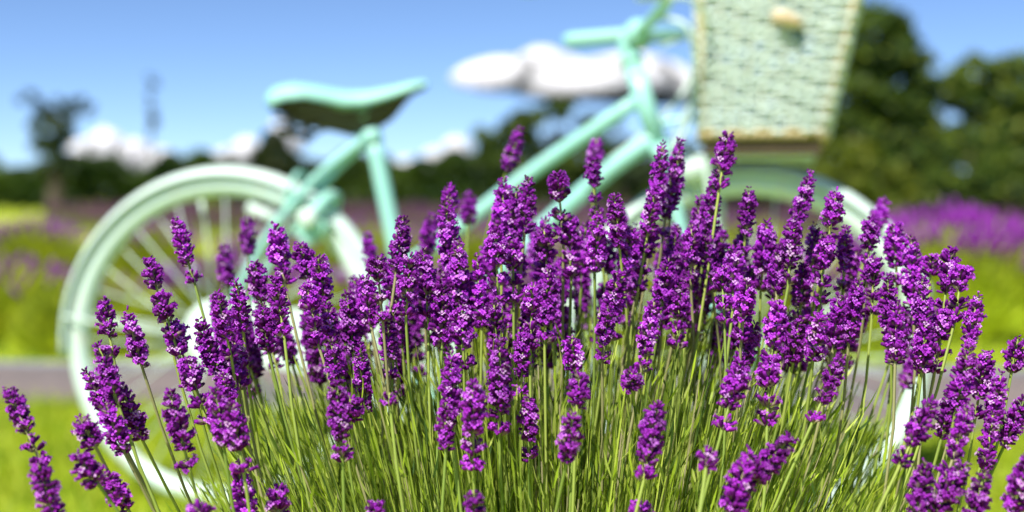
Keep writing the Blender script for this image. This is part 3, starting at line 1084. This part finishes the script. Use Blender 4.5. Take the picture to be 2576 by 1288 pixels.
# tip (u, v) and foot (u, v) of every spike read off the photograph
SPK = [
    (15, 968, 110, 1180), (195, 1045, 238, 1120), (212, 925, 268, 1035), (262, 1010, 305, 1120), (188, 1135, 245, 1215), (262, 1190, 318, 1275), (92, 1150, 130, 1280),
    (258, 745, 282, 880), (246, 860, 286, 985), (318, 778, 352, 905), (300, 960, 345, 1075), (375, 648, 408, 780), (440, 545, 490, 715), (400, 735, 446, 880), (432, 800, 480, 960),
    (470, 900, 520, 1060), (424, 975, 480, 1190), (545, 735, 575, 870), (500, 800, 545, 930), (560, 935, 585, 1080), (580, 1010, 608, 1160), (540, 960, 560, 1100), (598, 1170, 622, 1300), (697, 1222, 700, 1300),
    (690, 560, 712, 690), (640, 655, 662, 790), (592, 700, 610, 820), (690, 690, 712, 830), (660, 760, 672, 860), (752, 605, 784, 730), (800, 640, 812, 740), (770, 715, 800, 860), (820, 760, 842, 890),
    (832, 850, 856, 1000), (846, 950, 862, 1165), (872, 735, 888, 870), (905, 860, 915, 1000), (590, 850, 600, 960), (575, 780, 602, 900),
    (1015, 535, 1000, 660), (945, 640, 962, 800), (985, 650, 990, 800), (1030, 640, 1022, 790), (1066, 625, 1076, 790), (975, 790, 980, 935), (918, 690, 930, 800), (1110, 700, 1112, 850),
    (1122, 495, 1130, 640), (1131, 462, 1133, 520), (1152, 600, 1155, 760), (1162, 760, 1166, 905), (1133, 880, 1136, 1020), (1120, 1000, 1122, 1110), (1190, 955, 1190, 1190), (1200, 640, 1212, 820), (1190, 1225, 1195, 1300),
    (1268, 448, 1262, 590), (1330, 440, 1322, 560), (1300, 470, 1292, 600), (1245, 570, 1252, 730), (1290, 600, 1292, 770), (1242, 750, 1250, 900), (1258, 850, 1256, 1100), (1340, 715, 1334, 870), (1318, 820, 1310, 1000), (1330, 990, 1330, 1140),
    (1402, 430, 1415, 580), (1368, 560, 1378, 720), (1430, 540, 1436, 680), (1438, 845, 1446, 930), (1462, 930, 1452, 1020), (1442, 1030, 1428, 1145), (1380, 680, 1372, 830),
    (1490, 392, 1500, 540), (1508, 530, 1498, 660), (1545, 480, 1556, 600), (1592, 575, 1562, 740), (1588, 935, 1590, 975), (1668, 350, 1652, 500), (1712, 345, 1692, 490), (1690, 430, 1668, 590), (1650, 470, 1620, 640), (1640, 560, 1605, 740),
    (1555, 680, 1534, 830), (1532, 760, 1518, 890), (1682, 655, 1662, 790), (1650, 740, 1618, 905), (1712, 715, 1704, 850), (1832, 333, 1812, 460), (1800, 430, 1780, 600), (1760, 490, 1752, 640), (1772, 590, 1790, 720), (1740, 560, 1738, 690),
    (1887, 468, 1872, 620), (1850, 620, 1842, 790), (1815, 660, 1822, 800), (1930, 555, 1915, 720), (1880, 700, 1866, 850), (1902, 810, 1850, 960), (1870, 900, 1826, 1050), (1962, 755, 1936, 930), (1935, 900, 1930, 1060),
    (2042, 428, 2004, 560), (1996, 545, 1984, 700), (2022, 660, 2012, 800), (2106, 478, 2080, 620), (2080, 600, 2062, 770), (2130, 560, 2122, 700), (2190, 545, 2182, 690), (2050, 560, 2044, 690), (1960, 620, 1952, 760),
    (2122, 885, 2056, 1035), (2250, 555, 2256, 700), (2292, 590, 2296, 730), (2232, 690, 2240, 830), (2256, 760, 2252, 900), (2342, 645, 2342, 690), (2320, 690, 2322, 830), (2392, 620, 2376, 760), (2424, 660, 2404, 790), (2462, 735, 2432, 890),
    (2380, 780, 2352, 930), (2330, 800, 2320, 920), (2482, 880, 2452, 1060), (2440, 860, 2412, 1000), (2562, 845, 2546, 930), (2585, 985, 2540, 1090), (2402, 955, 2376, 1070), (2350, 1000, 2262, 1175), (2440, 1015, 2390, 1175), (2500, 1030, 2480, 1165),
    (2432, 1160, 2366, 1270), (2590, 1140, 2556, 1260), (2520, 930, 2498, 1050), (1655, 1010, 1618, 1215), (1996, 1095, 1905, 1190), (1890, 1130, 1848, 1260), (1612, 1262, 1606, 1310), (1786, 1130, 1776, 1175), (945, 1262, 948, 1310), (500, 1265, 505, 1320),
    (2062, 780, 2048, 890), (2162, 700, 2140, 830), (2110, 740, 2098, 860), (980, 985, 980, 1012), (880, 1000, 884, 1050), (2330, 1160, 2310, 1280), (2480, 1180, 2450, 1290), (2010, 800, 1996, 900), (2200, 640, 2194, 780),
]
# soft ones standing further back in the same plant
BACK = [(1312, 318, 1275, 425), (1502, 345, 1495, 420), (2228, 492, 2196, 590), (620, 545, 625, 640), (922, 578, 934, 680), (1090, 535, 1070, 640), (560, 610, 575, 720), (1180, 480, 1178, 560), (1565, 520, 1560, 640), (1345, 560, 1350, 700), (1470, 700, 1468, 830), (2150, 620, 2140, 740), (1990, 820, 1975, 930), (1040, 760, 1040, 880), (1700, 560, 1696, 680)]


def place(t0, v0, t1, v1, Y, **kw):
    tip = P(t0, v0, Y + rnd.uniform(-.012, .012))
    bot = P(t1, v1, Y)
    return make_spike(tip, bot, **kw)


for (a, b_, c, d) in SPK:
    m = (b_ + d) / 2
    Y = 1.085 - .21 * min(1, max(0, (m - 480) / 700)) + rnd.uniform(-.035, .035)
    ln = d - b_
    if 90 < ln < 170:                     # the listed foot is the densest part's; the loose whorls go on below
        ex = rnd.uniform(.08, .26)
        c, d = c + (c - a) * ex, d + ln * ex
    place(a, b_, c, d, Y, width=rnd.uniform(.88, 1.18), gaps=0 if ln < 110 else rnd.choice((0, 1, 1, 2, 2)), tone=rnd.uniform(.85, 1.15))
for (a, b_, c, d) in BACK:
    place(a, b_, c, d, rnd.uniform(1.22, 1.34), width=rnd.uniform(.95, 1.15), gaps=0, tone=1.1, open_p=.55)
# the thick of the bloom, between and behind the spikes named above
for i in range(92):
    u = rnd.uniform(900, 2300) if i < 76 else rnd.uniform(560, 900)
    top = np.interp(u, [560, 800, 900, 1000, 1300, 1500, 1700, 1850, 2100, 2300], [740, 720, 700, 620, 540, 540, 530, 560, 610, 700])
    v = rnd.uniform(top, 800)
    ln = rnd.uniform(140, 220)
    lean = (u - 1350) / 1300 * .55 + rnd.uniform(-.08, .08)
    place(u + lean * ln * .9, v, u, v + ln, rnd.uniform(1.06, 1.18), width=rnd.uniform(.9, 1.12), gaps=rnd.choice((0, 1, 2)), tone=rnd.uniform(.8, 1.1))

# leafy shoots: narrow upright leaves and bare stalks
def ztop(x):
    return np.interp(x, [-.42, -.30, -.24, -.19, -.10, 0, .15, .25, .30, .42], [.26, .33, .42, .49, .53, .54, .535, .50, .44, .33])


n = 3000
a = nr.uniform(0, 2 * np.pi, n); r = np.sqrt(nr.random(n))
tx = .03 + np.cos(a) * r * .36; ty = 1.10 + np.sin(a) * r * .20
tz = ztop(tx) * nr.uniform(.80, 1.04, n) * np.interp(ty, [.82, .95, 1.1], [.88, .96, 1.0])
gx = .03 + (tx - .03) * .32; gy = 1.07 + (ty - 1.07) * .4; gz = np.full(n, .06)
G = np.stack([gx, gy, gz], 1); T = np.stack([tx, ty, tz], 1)
Mid = (G + T) / 2 + np.stack([-(tx - gx) * .06, -(ty - gy) * .06, np.full(n, .01)], 1) + nr.normal(0, .006, (n, 3))
LV = []; LC = []
shade = nr.random((n, 1)) ** .9
nl = 14
for k in range(nl):
    t = (.42 + .58 * (k + nr.random(n)) / nl)[:, None]
    p = G * (1 - t) ** 2 + Mid * (2 * t * (1 - t)) + T * t * t
    tg = (Mid - G) * (2 * (1 - t)) + (T - Mid) * (2 * t); tg /= np.linalg.norm(tg, axis=1, keepdims=True)
    sd = nr.normal(size=(n, 3)); sd -= tg * (sd * tg).sum(1, keepdims=True); sd /= np.linalg.norm(sd, axis=1, keepdims=True)
    d = tg + sd * nr.uniform(.04, .75, (n, 1)); d /= np.linalg.norm(d, axis=1, keepdims=True)
    L = nr.uniform(.010, .024, (n, 1)); w = nr.uniform(.0005, .0011, (n, 1))
    s = np.cross(d, nr.normal(size=(n, 3))); s /= np.linalg.norm(s, axis=1, keepdims=True)
    V = np.zeros((n, 6, 3))
    for rr, (q_, ww) in enumerate(((0, .55), (.5, 1), (1, .12))):
        c = p + d * L * q_ + sd * (L * .12 * q_ * q_) * (-1)
        V[:, 2 * rr] = c - s * w * ww; V[:, 2 * rr + 1] = c + s * w * ww
    LV.append(V)
    kk = np.clip(shade + nr.normal(0, .25, (n, 1)), 0, 1)
    C = np.array([.48, .64, .05]) * (1 - kk) + np.array([.055, .11, .02]) * kk
    sel = nr.random(n) < .16; C[sel] = (.66, .76, .18)
    C *= nr.uniform(.75, 1.2, (n, 1))
    LC.append(C)
LV = np.concatenate(LV) - np.array(PL); LC = np.concatenate(LC)
o = link('leaves', quads_mesh('leaves', LV, LC, M_leaf, 6), plant)
tag(o, kind='stuff')
# bare green stalks of the shoots
ns = n
SV = np.zeros((ns, 12, 3))
sd = nr.normal(size=(ns, 3)); sd[:, 2] = 0; sd /= np.linalg.norm(sd, axis=1, keepdims=True)
for rr in range(6):
    t = rr / 5
    p = G * (1 - t) ** 2 + Mid * (2 * t * (1 - t)) + T * t * t
    w = .0010 * (1 - .5 * t)
    SV[:, 2 * rr] = p - sd * w; SV[:, 2 * rr + 1] = p + sd * w
kk = nr.random((ns, 1))
kk = np.clip(shade + nr.normal(0, .2, (ns, 1)), 0, 1)
SC = np.array([.50, .60, .09]) * (1 - kk) + np.array([.08, .14, .025]) * kk
SC[nr.random(ns) < .10] = (.40, .36, .20)
o = link('stalks', quads_mesh('stalks', SV - np.array(PL), SC, M_stem, 12), plant)
tag(o, kind='stuff')
